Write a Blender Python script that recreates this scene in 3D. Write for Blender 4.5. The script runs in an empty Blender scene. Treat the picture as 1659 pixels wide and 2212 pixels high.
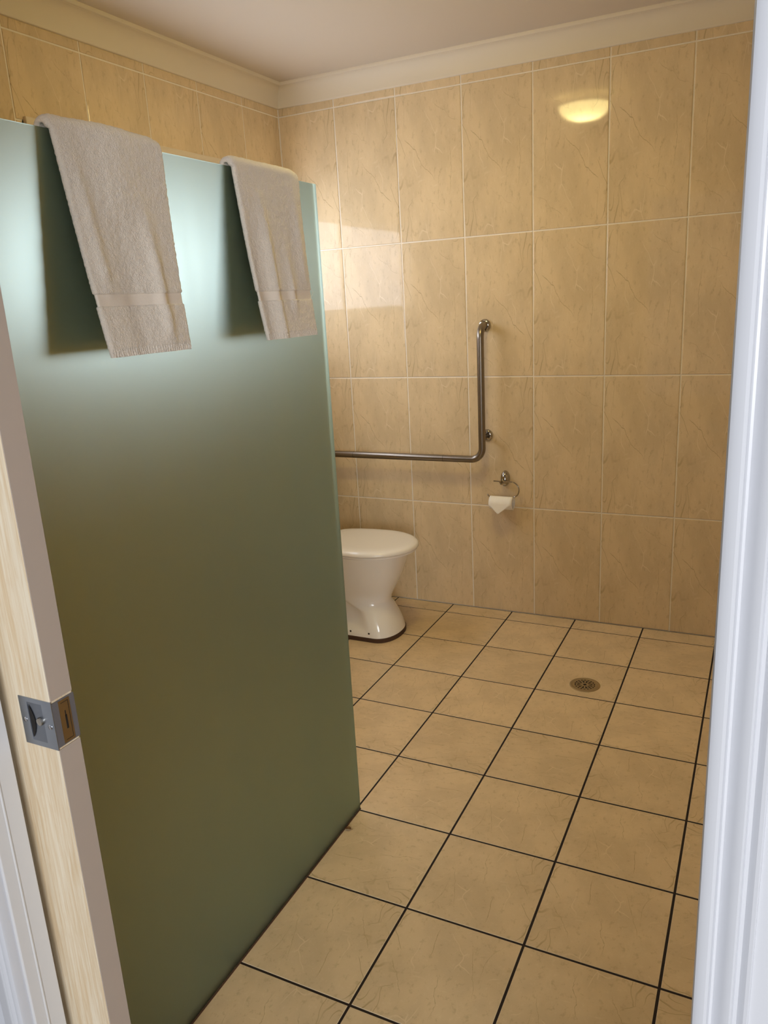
import bpy, bmesh, math, random
from mathutils import Vector, Matrix, noise

# ------------------------------------------------------------------ camera, light, exposure
scene = bpy.context.scene
COL = scene.collection
CAM_LOC = (1.80984, -3.32352, 1.45635)
F_PX, W_PX, H_PX = 1669.34, 1659.0, 2212.0
PITCH, YAW, ROLL = -0.2649, -0.4657, -0.0561
_fw = Vector((math.sin(YAW) * math.cos(PITCH), math.cos(YAW) * math.cos(PITCH), math.sin(PITCH)))
_rt = Vector((math.cos(YAW), -math.sin(YAW), 0.0))
_up = _rt.cross(_fw)
_r2 = math.cos(ROLL) * _rt + math.sin(ROLL) * _up
_u2 = -math.sin(ROLL) * _rt + math.cos(ROLL) * _up
cam_data = bpy.data.cameras.new('camera')
cam = bpy.data.objects.new('camera', cam_data)
COL.objects.link(cam)
cam.matrix_world = Matrix(((_r2.x, _u2.x, -_fw.x, CAM_LOC[0]), (_r2.y, _u2.y, -_fw.y, CAM_LOC[1]),
                           (_r2.z, _u2.z, -_fw.z, CAM_LOC[2]), (0, 0, 0, 1)))
cam_data.sensor_fit = 'HORIZONTAL'
cam_data.sensor_width = 36.0
cam_data.lens = 36.0 * F_PX / W_PX
cam_data.clip_start = 0.02
scene.camera = cam

WORLD_COL, WORLD_STR = (0.82, 0.88, 1.0), 0.20      # daylight in the room the camera stands in
PANE_COL, PANE_STR = (0.88, 0.935, 1.08), 3.4        # obscured window pane with daylight behind it
LAMP_COL, LAMP_STR = (1.0, 0.80, 0.31), 29.0        # glass dome of the ceiling light
BED_COL, BED_PWR = (0.96, 0.97, 1.0), 52.0          # window of the room behind the camera
EXPOSURE = 1.0

world = bpy.data.worlds.new('world')
scene.world = world
world.use_nodes = True
bg = world.node_tree.nodes['Background']
bg.inputs[0].default_value = (*WORLD_COL, 1)
bg.inputs[1].default_value = WORLD_STR

bl = bpy.data.lights.new('bedroom_window_light', 'AREA')
bl.shape = 'RECTANGLE'; bl.size = 1.5; bl.size_y = 1.3
bl.color = BED_COL; bl.energy = BED_PWR
blo = bpy.data.objects.new('bedroom_window_light', bl)
COL.objects.link(blo)
blo.location = (3.3, -5.9, 1.55)
blo.rotation_euler = (Vector((1.35, -2.4, 1.0)) - Vector(blo.location)).to_track_quat('-Z', 'Y').to_euler()

vs = scene.view_settings
vs.view_transform = 'Standard'; vs.look = 'None'; vs.gamma = 1.0
vs.use_curve_mapping = False
vs.exposure = EXPOSURE
cy = scene.cycles
cy.max_bounces = 8; cy.diffuse_bounces = 4; cy.glossy_bounces = 4; cy.transmission_bounces = 8
cy.sample_clamp_indirect = 6.0
cy.blur_glossy = 0.3
cy.use_light_tree = False
cy.adaptive_threshold = 0.04

# ------------------------------------------------------------------ dimensions (metres)
XL, XR = -0.2903, 2.45            # left and right tiled wall faces (back wall face is y = 0)
YD_IN, YD_OUT = -2.623, -2.776     # inner and outer face of the doorway wall
ZC = 2.425                         # ceiling
ZROW = [0.0, 0.5162, 1.1108, 1.7054, 2.3000, 2.352]
ZCORN = 2.3396
TW = 0.3                           # wall tile pitch
FP, FX0, FY0 = 0.2989, 0.4947, -0.1019   # floor tile pitch and offsets
XG, GT, ZG = 0.8045, 0.010, 1.738  # glass screen face, thickness, height
YG = -1.590                        # free end of the screen
XJ, XO = 0.9345, 1.7898             # doorway opening
WY0, WY1, WZ0, WZ1 = -1.456, -0.10, 1.400, 2.052   # window opening in the left wall

def srgb(r, g, b):
    f = lambda c: (c / 255 / 12.92) if c / 255 <= 0.04045 else ((c / 255 + 0.055) / 1.055) ** 2.4
    return (f(r), f(g), f(b), 1.0)

# ------------------------------------------------------------------ material helpers
class NT:
    def __init__(self, name):
        self.m = bpy.data.materials.new(name); self.m.use_nodes = True
        self.t = self.m.node_tree; self.t.nodes.clear()
        self.out = self.n('ShaderNodeOutputMaterial')
    def n(self, kind, **kw):
        nd = self.t.nodes.new(kind)
        for k, v in kw.items():
            if k.startswith('i_'):
                nd.inputs[k[2:].replace('_', ' ')].default_value = v
            else:
                setattr(nd, k, v)
        return nd
    def l(self, a, b): self.t.links.new(a, b)
    def math(self, op, a, b=None, c=None, clamp=False):
        nd = self.n('ShaderNodeMath', operation=op, use_clamp=clamp)
        for i, x in enumerate((a, b, c)):
            if x is None: continue
            if isinstance(x, (int, float)): nd.inputs[i].default_value = x
            else: self.l(x, nd.inputs[i])
        return nd.outputs[0]
    def vmath(self, op, a, b):
        nd = self.n('ShaderNodeVectorMath', operation=op)
        for i, x in enumerate((a, b)):
            if isinstance(x, tuple): nd.inputs[i].default_value = x
            else: self.l(x, nd.inputs[i])
        return nd.outputs[0]
    def mix(self, fac, a, b):
        nd = self.n('ShaderNodeMix', data_type='RGBA')
        if isinstance(fac, (int, float)): nd.inputs[0].default_value = fac
        else: self.l(fac, nd.inputs[0])
        for i, x in ((6, a), (7, b)):
            if isinstance(x, tuple): nd.inputs[i].default_value = x
            else: self.l(x, nd.inputs[i])
        return nd.outputs[2]
    def ramp(self, fac, p0, p1, v0=0.0, v1=1.0):
        nd = self.n('ShaderNodeMapRange', interpolation_type='SMOOTHSTEP')
        self.l(fac, nd.inputs[0])
        for i, v in zip((1, 2, 3, 4), (p0, p1, v0, v1)): nd.inputs[i].default_value = v
        return nd.outputs[0]
    def noise(self, vec, scale, detail=4.0, rough=0.55, dist=0.0):
        nd = self.n('ShaderNodeTexNoise')
        self.l(vec, nd.inputs['Vector'])
        nd.inputs['Scale'].default_value = scale; nd.inputs['Detail'].default_value = detail
        nd.inputs['Roughness'].default_value = rough; nd.inputs['Distortion'].default_value = dist
        return nd
    def bump(self, h, strength, dist=0.001):
        nd = self.n('ShaderNodeBump'); self.l(h, nd.inputs['Height'])
        nd.inputs['Strength'].default_value = strength; nd.inputs['Distance'].default_value = dist
        return nd.outputs[0]

def simple(name, col, rough=0.5, metal=0.0, spec=0.5, nscale=0.0, namp=0.0, bump=0.0, bscale=0.0, bdist=0.001):
    k = NT(name)
    p = k.n('ShaderNodeBsdfPrincipled')
    p.inputs['Base Color'].default_value = col
    p.inputs['Roughness'].default_value = rough; p.inputs['Metallic'].default_value = metal
    p.inputs['Specular IOR Level'].default_value = spec
    tc = k.n('ShaderNodeTexCoord').outputs['Object']
    if nscale:
        nz = k.noise(tc, nscale)
        d = tuple(c * (1 - namp) for c in col[:3]) + (1,)
        u = tuple(min(1, c * (1 + namp)) for c in col[:3]) + (1,)
        k.l(k.mix(nz.outputs[0], d, u), p.inputs['Base Color'])
    if bump:
        k.l(k.bump(k.noise(tc, bscale or 80).outputs[0], bump, bdist), p.inputs['Normal'])
    k.l(p.outputs[0], k.out.inputs[0])
    return k.m

def tile_material(name, base, dark, light, rough, spec, vein_stretch, waviness, cracks):
    """glazed ceramic printed like beige marble; the print repeats on every tile as in the room"""
    k = NT(name)
    tc = k.n('ShaderNodeTexCoord').outputs['Object']
    info = k.n('ShaderNodeObjectInfo').outputs['Random']
    mp = k.n('ShaderNodeMapping'); k.l(tc, mp.inputs[0]); mp.inputs['Scale'].default_value = vein_stretch
    st = mp.outputs[0]
    warp = k.noise(st, 8.0, 2.0, 0.6)
    fine = k.noise(st, 60.0, 3.0, 0.7).outputs[0]
    wsep = k.n('ShaderNodeSeparateColor'); k.l(warp.outputs[1], wsep.inputs[0])
    dk = tuple(dark[:3]); lt = tuple(light[:3])
    c = k.mix(k.ramp(wsep.outputs[0], 0.36, 0.66), tuple(b * 0.94 for b in base[:3]) + (1,), tuple(min(1, b * 1.07) for b in base[:3]) + (1,))
    c = k.mix(k.math('MULTIPLY', k.ramp(fine, 0.54, 0.70), 0.34), c, (*dk, 1))
    c = k.mix(k.math('MULTIPLY', k.ramp(fine, 0.46, 0.28), 0.24), c, (*lt, 1))
    # crackle: thin warped cell borders, broken up by a slower mask
    sc = k.n('ShaderNodeVectorMath', operation='SCALE'); k.l(warp.outputs[1], sc.inputs[0]); sc.inputs['Scale'].default_value = 0.13
    wp = k.vmath('ADD', st, sc.outputs[0])
    vo = k.n('ShaderNodeTexVoronoi', feature='DISTANCE_TO_EDGE'); k.l(wp, vo.inputs['Vector']); vo.inputs['Scale'].default_value = 12.0
    mk = wsep.outputs[2]
    dline = k.math('MULTIPLY', k.ramp(vo.outputs['Distance'], 0.020, 0.004), k.ramp(mk, 0.50, 0.60))
    c = k.mix(k.math('MULTIPLY', dline, 0.70), c, (*dk, 1))
    lline = k.math('MULTIPLY', k.ramp(vo.outputs['Distance'], 0.022, 0.004), k.ramp(mk, 0.43, 0.36))
    c = k.mix(k.math('MULTIPLY', lline, 0.55), c, (*lt, 1))
    # the few long printed cracks
    sep = k.n('ShaderNodeSeparateXYZ'); k.l(tc, sep.inputs[0])
    wob = k.math('MULTIPLY_ADD', wsep.outputs[1], 0.09, k.math('MULTIPLY_ADD', fine, 0.012, -0.051))
    for (x0, y0, x1, y1, wd, amt) in cracks:
        L = math.hypot(x1 - x0, y1 - y0); ux, uy = (x1 - x0) / L, (y1 - y0) / L
        dx = k.math('SUBTRACT', sep.outputs[0], x0); dy = k.math('SUBTRACT', sep.outputs[1], y0)
        s = k.math('ADD', k.math('MULTIPLY', dx, ux), k.math('MULTIPLY', dy, uy))
        t = k.math('SUBTRACT', k.math('MULTIPLY', dx, -uy), k.math('MULTIPLY', dy, -ux))
        t = k.math('ADD', t, wob)
        a = k.ramp(k.math('ABSOLUTE', t), wd, wd * 0.25)
        e = k.math('MULTIPLY', k.ramp(s, -0.004, 0.02), k.ramp(s, L + 0.004, L - 0.04))
        c = k.mix(k.math('MULTIPLY', k.math('MULTIPLY', a, e), amt), c, (*dk, 1))
    hsv = k.n('ShaderNodeHueSaturation'); k.l(c, hsv.inputs['Color'])
    k.l(k.math('MULTIPLY_ADD', info, 0.07, 0.965), hsv.inputs['Value'])
    p = k.n('ShaderNodeBsdfPrincipled')
    k.l(hsv.outputs[0], p.inputs['Base Color'])
    p.inputs['Roughness'].default_value = rough
    p.inputs['Specular IOR Level'].default_value = spec
    if waviness: k.l(k.bump(k.noise(tc, 30.0, 1.0, 0.5).outputs[0], waviness, 0.0006), p.inputs['Normal'])
    k.l(p.outputs[0], k.out.inputs[0])
    return k.m

def glass_material(name, col, rough, trans=0.0, trans_col=(1, 1, 1, 1), diff=0.0, diff_col=(1, 1, 1, 1)):
    k = NT(name)
    g = k.n('ShaderNodeBsdfGlass'); g.inputs['Color'].default_value = col
    g.inputs['Roughness'].default_value = rough; g.inputs['IOR'].default_value = 1.45
    sh = g.outputs[0]
    if rough > 0.1:
        tc = k.n('ShaderNodeTexCoord').outputs['Object']
        mp = k.n('ShaderNodeMapping'); k.l(tc, mp.inputs[0]); mp.inputs['Scale'].default_value = (1, 1, 0.12)
        k.l(k.ramp(k.noise(mp.outputs[0], 14.0, 5.0, 0.6).outputs[0], 0.3, 0.75, rough - 0.02, rough + 0.02), g.inputs['Roughness'])
    if trans:
        t = k.n('ShaderNodeBsdfTranslucent'); t.inputs[0].default_value = trans_col
        m = k.n('ShaderNodeMixShader'); m.inputs[0].default_value = trans
        k.l(sh, m.inputs[1]); k.l(t.outputs[0], m.inputs[2]); sh = m.outputs[0]
    if diff:
        d = k.n('ShaderNodeBsdfDiffuse'); d.inputs[0].default_value = diff_col
        m = k.n('ShaderNodeMixShader'); m.inputs[0].default_value = diff
        k.l(sh, m.inputs[1]); k.l(d.outputs[0], m.inputs[2]); sh = m.outputs[0]
    k.l(sh, k.out.inputs[0])
    return k.m

def emit_material(name, col, strength, nscale=0.0, core=False):
    k = NT(name)
    e = k.n('ShaderNodeEmission'); e.inputs[0].default_value = (*col, 1); e.inputs[1].default_value = strength
    tc = k.n('ShaderNodeTexCoord').outputs['Object']
    if nscale:
        k.l(k.ramp(k.noise(tc, nscale).outputs[0], 0.3, 0.7, strength * 0.9, strength * 1.1), e.inputs[1])
    if core:   # the bulb shows through the glass dome as a brighter middle
        ln = k.n('ShaderNodeVectorMath', operation='LENGTH')
        mp = k.n('ShaderNodeMapping'); k.l(tc, mp.inputs[0]); mp.inputs['Scale'].default_value = (1, 1, 0)
        k.l(mp.outputs[0], ln.inputs[0])
        k.l(k.ramp(ln.outputs['Value'], 0.0, 0.13, strength * 1.6, strength * 0.45), e.inputs[1])
    k.l(e.outputs[0], k.out.inputs[0])
    return k.m

def terry_material(name, col):
    k = NT(name)
    tc = k.n('ShaderNodeTexCoord').outputs['Object']
    p = k.n('ShaderNodeBsdfPrincipled')
    n1 = k.noise(tc, 520.0, 3.0, 0.7).outputs[0]
    n2 = k.noise(tc, 130.0, 3.0, 0.6).outputs[0]
    k.l(k.mix(n1, tuple(c * 0.86 for c in col[:3]) + (1,), tuple(min(1, c * 1.10) for c in col[:3]) + (1,)), p.inputs['Base Color'])
    p.inputs['Roughness'].default_value = 0.95
    p.inputs['Specular IOR Level'].default_value = 0.1
    p.inputs['Sheen Weight'].default_value = 0.25
    h = k.math('ADD', k.math('MULTIPLY', n1, 0.7), k.math('MULTIPLY', n2, 0.6))
    k.l(k.bump(h, 0.9, 0.0035), p.inputs['Normal'])
    k.l(p.outputs[0], k.out.inputs[0])
    return k.m

def wood_material(name, a, b, rough):
    k = NT(name)
    tc = k.n('ShaderNodeTexCoord').outputs['Object']
    mp = k.n('ShaderNodeMapping'); k.l(tc, mp.inputs[0]); mp.inputs['Scale'].default_value = (1.0, 1.0, 0.035)
    g1 = k.noise(mp.outputs[0], 260.0, 5.0, 0.7, 0.6).outputs[0]
    g2 = k.noise(mp.outputs[0], 60.0, 3.0, 0.6, 1.0).outputs[0]
    f = k.math('ADD', k.math('MULTIPLY', g1, 0.6), k.math('MULTIPLY', g2, 0.4))
    p = k.n('ShaderNodeBsdfPrincipled')
    k.l(k.mix(k.ramp(f, 0.36, 0.62), a, b), p.inputs['Base Color'])
    p.inputs['Roughness'].default_value = rough
    k.l(k.bump(f, 0.35, 0.0006), p.inputs['Normal'])
    k.l(p.outputs[0], k.out.inputs[0])
    return k.m

def brushed_metal(name, col, rough, scale=(1, 1, 1)):
    k = NT(name)
    tc = k.n('ShaderNodeTexCoord').outputs['Object']
    mp = k.n('ShaderNodeMapping'); k.l(tc, mp.inputs[0]); mp.inputs['Scale'].default_value = scale
    nz = k.noise(mp.outputs[0], 90.0, 3.0).outputs[0]
    p = k.n('ShaderNodeBsdfPrincipled'); p.inputs['Base Color'].default_value = col
    p.inputs['Metallic'].default_value = 1.0
    k.l(k.ramp(nz, 0.3, 0.7, rough * 0.95, rough * 1.06), p.inputs['Roughness'])
    k.l(p.outputs[0], k.out.inputs[0])
    return k.m

M = {}
M['wall_tile'] = tile_material('beige_glazed_wall_tile', (0.70, 0.55, 0.347, 1), (0.45, 0.33, 0.18), (0.85, 0.71, 0.52), 0.055, 0.30,
                               (1.0, 0.42, 1.0), 0.10,
                               [(-0.105, 0.130, 0.030, -0.055, 0.0016, 0.75), (0.02, 0.245, 0.145, 0.165, 0.0013, 0.5),
                                (0.10, 0.075, 0.085, -0.12, 0.0013, 0.5), (-0.02, -0.13, 0.11, -0.22, 0.0012, 0.35),
                                (-0.12, 0.29, -0.105, 0.12, 0.0011, 0.35), (0.045, 0.02, 0.03, -0.16, 0.0011, 0.35)])
M['floor_tile'] = tile_material('beige_satin_floor_tile', (0.67, 0.515, 0.32, 1), (0.40, 0.28, 0.13), (0.82, 0.66, 0.45), 0.34, 0.35,
                                (1.0, 0.8, 1.0), 0.0,
                                [(-0.05, 0.12, -0.03, 0.02, 0.0013, 0.8), (0.05, 0.10, 0.08, -0.04, 0.0011, 0.6),
                                 (-0.12, 0.00, -0.05, -0.09, 0.0011, 0.6), (0.00, 0.00, 0.02, -0.12, 0.0011, 0.65), (0.11, 0.13, 0.085, 0.01, 0.0010, 0.45)])
M['floor_tile_edge'] = simple('pale_floor_tile_edge', (0.80, 0.68, 0.49, 1), 0.4, nscale=80, namp=0.05)
M['wall_grout'] = simple('cream_grout', (0.84, 0.77, 0.66, 1), 0.8, nscale=60, namp=0.05)
M['floor_grout'] = simple('dark_brown_grout', srgb(34, 20, 12), 0.85, nscale=120, namp=0.3, bump=0.4, bscale=300)
M['ceiling'] = simple('white_ceiling_paint', (0.68, 0.60, 0.49, 1), 0.7, spec=0.3, nscale=3, namp=0.01, bump=0.05, bscale=120)
M['cornice'] = simple('white_plaster_cornice', (0.76, 0.68, 0.55, 1), 0.6, spec=0.3, nscale=4, namp=0.01)
M['white_gloss'] = simple('white_gloss_trim_paint', (0.67, 0.68, 0.71, 1), 0.28, nscale=30, namp=0.01, bump=0.08, bscale=60)
M['jamb'] = simple('white_jamb_paint', (0.72, 0.71, 0.70, 1), 0.35, nscale=30, namp=0.02, bump=0.08, bscale=60)
M['bed_wall'] = simple('pale_painted_plaster', (0.66, 0.68, 0.72, 1), 0.8, nscale=6, namp=0.02, bump=0.1, bscale=200)
M['tile_backing'] = simple('beige_wall_render', (0.60, 0.45, 0.26, 1), 0.6, nscale=8, namp=0.04)
M['carpet'] = simple('grey_brown_carpet', (0.22, 0.19, 0.16, 1), 0.95, nscale=200, namp=0.3, bump=0.6, bscale=400)
M['frost'] = glass_material('frosted_green_glass', (0.570, 0.650, 0.588, 1), 0.59, trans=0.12, trans_col=(0.50, 0.58, 0.50, 1))
M['clear_glass'] = glass_material('polished_green_glass', (0.90, 0.955, 0.925, 1), 0.015)
M['towel'] = terry_material('cream_terry_cloth', (0.90, 0.83, 0.73, 1))
M['towel_band'] = simple('flat_woven_towel_band', (0.78, 0.71, 0.62, 1), 0.85, spec=0.15, nscale=300, namp=0.06, bump=0.3, bscale=700, bdist=0.0006)
M['porcelain'] = simple('white_vitreous_china', (0.80, 0.76, 0.70, 1), 0.10, spec=0.5, nscale=5, namp=0.01)
M['plastic'] = simple('white_moulded_plastic', (0.83, 0.79, 0.73, 1), 0.18, spec=0.5, nscale=5, namp=0.01)
M['mortar'] = simple('brown_bedding_grout', srgb(70, 46, 28), 0.85, nscale=90, namp=0.25, bump=0.3, bscale=200)
M['black'] = simple('black_void', (0.012, 0.010, 0.008, 1), 0.7, nscale=30, namp=0.1)
M['steel'] = simple('satin_stainless_steel', (0.27, 0.235, 0.195, 1), 0.32, metal=1.0)
M['chrome'] = brushed_metal('polished_chrome', (0.44, 0.41, 0.36, 1), 0.10)
M['zinc'] = brushed_metal('satin_grey_lock_plate', (0.42, 0.46, 0.52, 1), 0.38)
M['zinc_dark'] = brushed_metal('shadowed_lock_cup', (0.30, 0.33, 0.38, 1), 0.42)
M['grey_plate'] = simple('grey_lock_edge', (0.20, 0.20, 0.22, 1), 0.45, metal=0.4, nscale=60, namp=0.05)
M['brass'] = brushed_metal('dull_brass_latch', (0.42, 0.33, 0.20, 1), 0.4)
M['drain_metal'] = brushed_metal('tarnished_brass_drain', (0.46, 0.38, 0.25, 1), 0.5)
M['paper'] = simple('white_toilet_paper', (0.93, 0.88, 0.78, 1), 0.95, spec=0.1, nscale=120, namp=0.04, bump=0.3, bscale=300)
M['door_face'] = wood_material('pale_limed_timber', (0.74, 0.56, 0.34, 1), (0.90, 0.79, 0.60, 1), 0.42)
M['door_edge'] = simple('beige_painted_lipping', (0.50, 0.415, 0.345, 1), 0.55, nscale=40, namp=0.02)
M['pane'] = emit_material('obscured_daylit_window_glass', PANE_COL, PANE_STR, 6.0)
M['alu'] = simple('white_window_frame', (0.70, 0.68, 0.64, 1), 0.4, nscale=30, namp=0.02)
M['pelmet'] = simple('cream_blind_cassette', (0.72, 0.62, 0.47, 1), 0.5, nscale=30, namp=0.02)
M['dome'] = emit_material('lit_glass_dome', LAMP_COL, LAMP_STR, core=True)
M['lamp_base'] = simple('white_lamp_base', (0.70, 0.66, 0.58, 1), 0.4, nscale=20, namp=0.02)
M['leaf'] = simple('dry_brown_leaf', srgb(120, 84, 44), 0.8, nscale=300, namp=0.4)
M['screw'] = brushed_metal('screw_steel', (0.60, 0.60, 0.62, 1), 0.25)

# ------------------------------------------------------------------ mesh helpers
class MB:
    def __init__(self): self.v = []; self.f = []; self.mi = []
    def quad_grid(self, rows, close=False, mi=0):
        """rows: list of equal-length point lists"""
        b = len(self.v); n = len(rows[0])
        for r in rows: self.v += [tuple(p) for p in r]
        for i in range(len(rows) - 1):
            for j in range(n if close else n - 1):
                j2 = (j + 1) % n
                self.f.append((b + i * n + j, b + i * n + j2, b + (i + 1) * n + j2, b + (i + 1) * n + j)); self.mi.append(mi)
        return b
    def face(self, pts, mi=0):
        b = len(self.v); self.v += [tuple(p) for p in pts]; self.f.append(tuple(range(b, b + len(pts)))); self.mi.append(mi)
    def box(self, x0, x1, y0, y1, z0, z1, mi=0, mis=None):
        b = len(self.v)
        self.v += [(x, y, z) for z in (z0, z1) for y in (y0, y1) for x in (x0, x1)]
        fs = [(0, 2, 3, 1), (4, 5, 7, 6), (0, 1, 5, 4), (2, 6, 7, 3), (0, 4, 6, 2), (1, 3, 7, 5)]  # -z +z -y +y -x +x
        for i, f in enumerate(fs):
            self.f.append(tuple(b + k for k in f)); self.mi.append(mis[i] if mis else mi)
    def loft(self, rings, caps=True, mi=0):
        b = self.quad_grid(rings, close=True, mi=mi); n = len(rings[0])
        if caps:
            self.f.append(tuple(b + j for j in reversed(range(n)))); self.mi.append(mi)
            e = b + (len(rings) - 1) * n
            self.f.append(tuple(e + j for j in range(n))); self.mi.append(mi)
    def tube(self, path, r, n=12, caps=True, mi=0):
        rings = []; path = [Vector(p) for p in path]
        up = Vector((0, 0, 1)); prev = None
        for i, p in enumerate(path):
            t = (path[min(i + 1, len(path) - 1)] - path[max(i - 1, 0)]).normalized()
            if prev is None:
                a = t.orthogonal().normalized()
            else:
                a = (prev - t * prev.dot(t)).normalized()
            prev = a; c = t.cross(a)
            rr = r[i] if isinstance(r, (list, tuple)) else r
            rings.append([p + (a * math.cos(k * 2 * math.pi / n) + c * math.sin(k * 2 * math.pi / n)) * rr for k in range(n)])
        self.loft(rings, caps, mi)
    def lathe(self, prof, org, axis, n=32, mi=0, caps=True):
        """prof: (radius, height along axis)"""
        ax = Vector(axis).normalized(); a = ax.orthogonal().normalized(); c = ax.cross(a); org = Vector(org)
        self.loft([[org + ax * h + (a * math.cos(k * 2 * math.pi / n) + c * math.sin(k * 2 * math.pi / n)) * r for k in range(n)] for r, h in prof], caps, mi)
    def build(self, name, mats, parent=None, smooth=False, bevel=0.0, seg=2, loc=None, angle=None):
        org = Vector((0, 0, 0))
        if parent is not None:
            pp = parent
            while pp is not None: org += Vector(pp.location); pp = pp.parent
        own = Vector(loc) if loc is not None else Vector((0, 0, 0))
        me = bpy.data.meshes.new(name)
        sh = org + own
        me.from_pydata([(x - sh.x, y - sh.y, z - sh.z) for x, y, z in self.v], [], self.f)
        for m in (mats if isinstance(mats, (list, tuple)) else [mats]): me.materials.append(m)
        for p, i in zip(me.polygons, self.mi): p.material_index = i
        bm = bmesh.new(); bm.from_mesh(me)
        bmesh.ops.remove_doubles(bm, verts=bm.verts, dist=1e-6)
        bmesh.ops.recalc_face_normals(bm, faces=bm.faces)
        if bevel:
            es = [e for e in bm.edges if len(e.link_faces) == 2 and e.calc_face_angle(0) > math.radians(30)]
            bmesh.ops.bevel(bm, geom=es, offset=bevel, segments=seg, profile=0.5, affect='EDGES', clamp_overlap=True)
        bm.to_mesh(me); bm.free()
        if smooth:
            for p in me.polygons: p.use_smooth = True
            me.set_sharp_from_angle(angle=angle or math.radians(40))
        o = bpy.data.objects.new(name, me); COL.objects.link(o)
        o.location = own
        if parent is not None: o.parent = parent
        return o

def tag(o, label, cat, kind=None, group=None):
    o['label'] = label; o['category'] = cat
    if kind: o['kind'] = kind
    if group: o['group'] = group
    return o
def thing(name, loc, label, cat, kind=None, group=None):
    o = bpy.data.objects.new(name, None); COL.objects.link(o); o.location = loc; o.empty_display_size = 0.05
    return tag(o, label, cat, kind, group)
def arc(c, r, a0, a1, n):
    return [(c[0] + r * math.cos(a0 + (a1 - a0) * i / n), c[1] + r * math.sin(a0 + (a1 - a0) * i / n)) for i in range(n + 1)]
def round_path(pts, r, n=8):
    pts = [Vector(p) for p in pts]; out = [pts[0]]
    for i in range(1, len(pts) - 1):
        a = (pts[i - 1] - pts[i]).normalized(); b = (pts[i + 1] - pts[i]).normalized()
        half = a.angle(b) / 2; d = r / math.tan(half); c = pts[i] + (a + b).normalized() * (r / math.sin(half))
        p0 = pts[i] + a * d; p1 = pts[i] + b * d
        v0 = p0 - c; v1 = p1 - c; th = v0.angle(v1)
        for k in range(n + 1):
            s = k / n
            out.append(c + (v0 * math.sin((1 - s) * th) + v1 * math.sin(s * th)) / math.sin(th))
    out.append(pts[-1])
    return out

# ------------------------------------------------------------------ tiles
TT = 0.0022     # how far a tile stands proud of its grout
_tile_cache = {}
def tile_mesh(x0, x1, y0, y1, mat, bev, tt=None, edge=None):
    tt = tt or TT
    key = (round(x0, 4), round(x1, 4), round(y0, 4), round(y1, 4), mat.name)
    if key in _tile_cache: return _tile_cache[key]
    rings = []
    for ins, z in ((0.0, -tt), (0.0, -bev), (bev * 0.3, -bev * 0.3), (bev, 0.0)):
        rings.append([(x0 + ins, y0 + ins, z), (x1 - ins, y0 + ins, z), (x1 - ins, y1 - ins, z), (x0 + ins, y1 - ins, z)])
    v = [p for r in rings for p in r]; f = []
    for i in range(3):
        for j in range(4):
            j2 = (j + 1) % 4
            f.append((i * 4 + j, i * 4 + j2, i * 4 + 4 + j2, i * 4 + 4 + j))
    f.append((12, 13, 14, 15))
    me = bpy.data.meshes.new('tile'); me.from_pydata(v, [], f); me.materials.append(mat)
    if edge:
        me.materials.append(edge)
        for p in me.polygons[4:12]: p.material_index = 1
    _tile_cache[key] = me
    return me

def cut(rect, holes):
    out = [rect]
    for h in holes:
        nxt = []
        for (a, b, c, d) in out:
            if h[1] <= a or h[0] >= b or h[3] <= c or h[2] >= d: nxt.append((a, b, c, d)); continue
            if c < h[2]: nxt.append((a, b, c, h[2]))
            if d > h[3]: nxt.append((a, b, h[3], d))
            lo, hi = max(c, h[2]), min(d, h[3])
            if a < h[0]: nxt.append((a, h[0], lo, hi))
            if b > h[1]: nxt.append((h[1], b, lo, hi))
        out = nxt
    return [r for r in out if r[1] - r[0] > 0.012 and r[3] - r[2] > 0.012]

def lay_tiles(parent, frame, us, vs_, bounds, mat, gap, bev, holes=(), rng=None, flips=(0, 1), full=None, tt=None, edge=None):
    """frame: 4x4 placing (u,v,0) on the surface, local z = out of the wall"""
    n = 0
    for i in range(len(us) - 1):
        for j in range(len(vs_) - 1):
            cu, cv = (us[i] + us[i + 1]) / 2, (vs_[j] + vs_[j + 1]) / 2
            if full and vs_[j + 1] - vs_[j] < full: cv = vs_[j + 1] - full / 2 if j == 0 else vs_[j] + full / 2
            rect = (max(us[i], bounds[0]), min(us[i + 1], bounds[1]), max(vs_[j], bounds[2]), min(vs_[j + 1], bounds[3]))
            if rect[1] - rect[0] < 0.01 or rect[3] - rect[2] < 0.01: continue
            fl = rng.choice(flips)
            for (a, b, c, d) in cut(rect, holes):
                a += gap / 2; b -= gap / 2; c += gap / 2; d -= gap / 2
                la, lb, lc, ld = a - cu, b - cu, c - cv, d - cv
                rot = Matrix.Identity(4)
                if fl == 1:
                    la, lb, lc, ld = -lb, -la, -ld, -lc; rot = Matrix.Rotation(math.pi, 4, 'Z')
                elif fl == 2:
                    la, lb, lc, ld = lc, ld, -lb, -la; rot = Matrix.Rotation(math.pi / 2, 4, 'Z')
                elif fl == 3:
                    la, lb, lc, ld = -ld, -lc, la, lb; rot = Matrix.Rotation(-math.pi / 2, 4, 'Z')
                o = bpy.data.objects.new('tile', tile_mesh(la, lb, lc, ld, mat, bev, tt, edge)); COL.objects.link(o)
                o.matrix_world = frame @ Matrix.Translation((cu, cv, 0)) @ rot
                o.parent = parent; n += 1
    return n

rng = random.Random(5)
FR_BACK = Matrix(((1, 0, 0, 0), (0, 0, -1, 0), (0, 1, 0, 0), (0, 0, 0, 1)))
FR_LEFT = Matrix(((0, 0, 1, XL), (1, 0, 0, 0), (0, 1, 0, 0), (0, 0, 0, 1)))
FR_RIGHT = Matrix(((0, 0, -1, XR), (-1, 0, 0, 0), (0, 1, 0, 0), (0, 0, 0, 1)))

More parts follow.
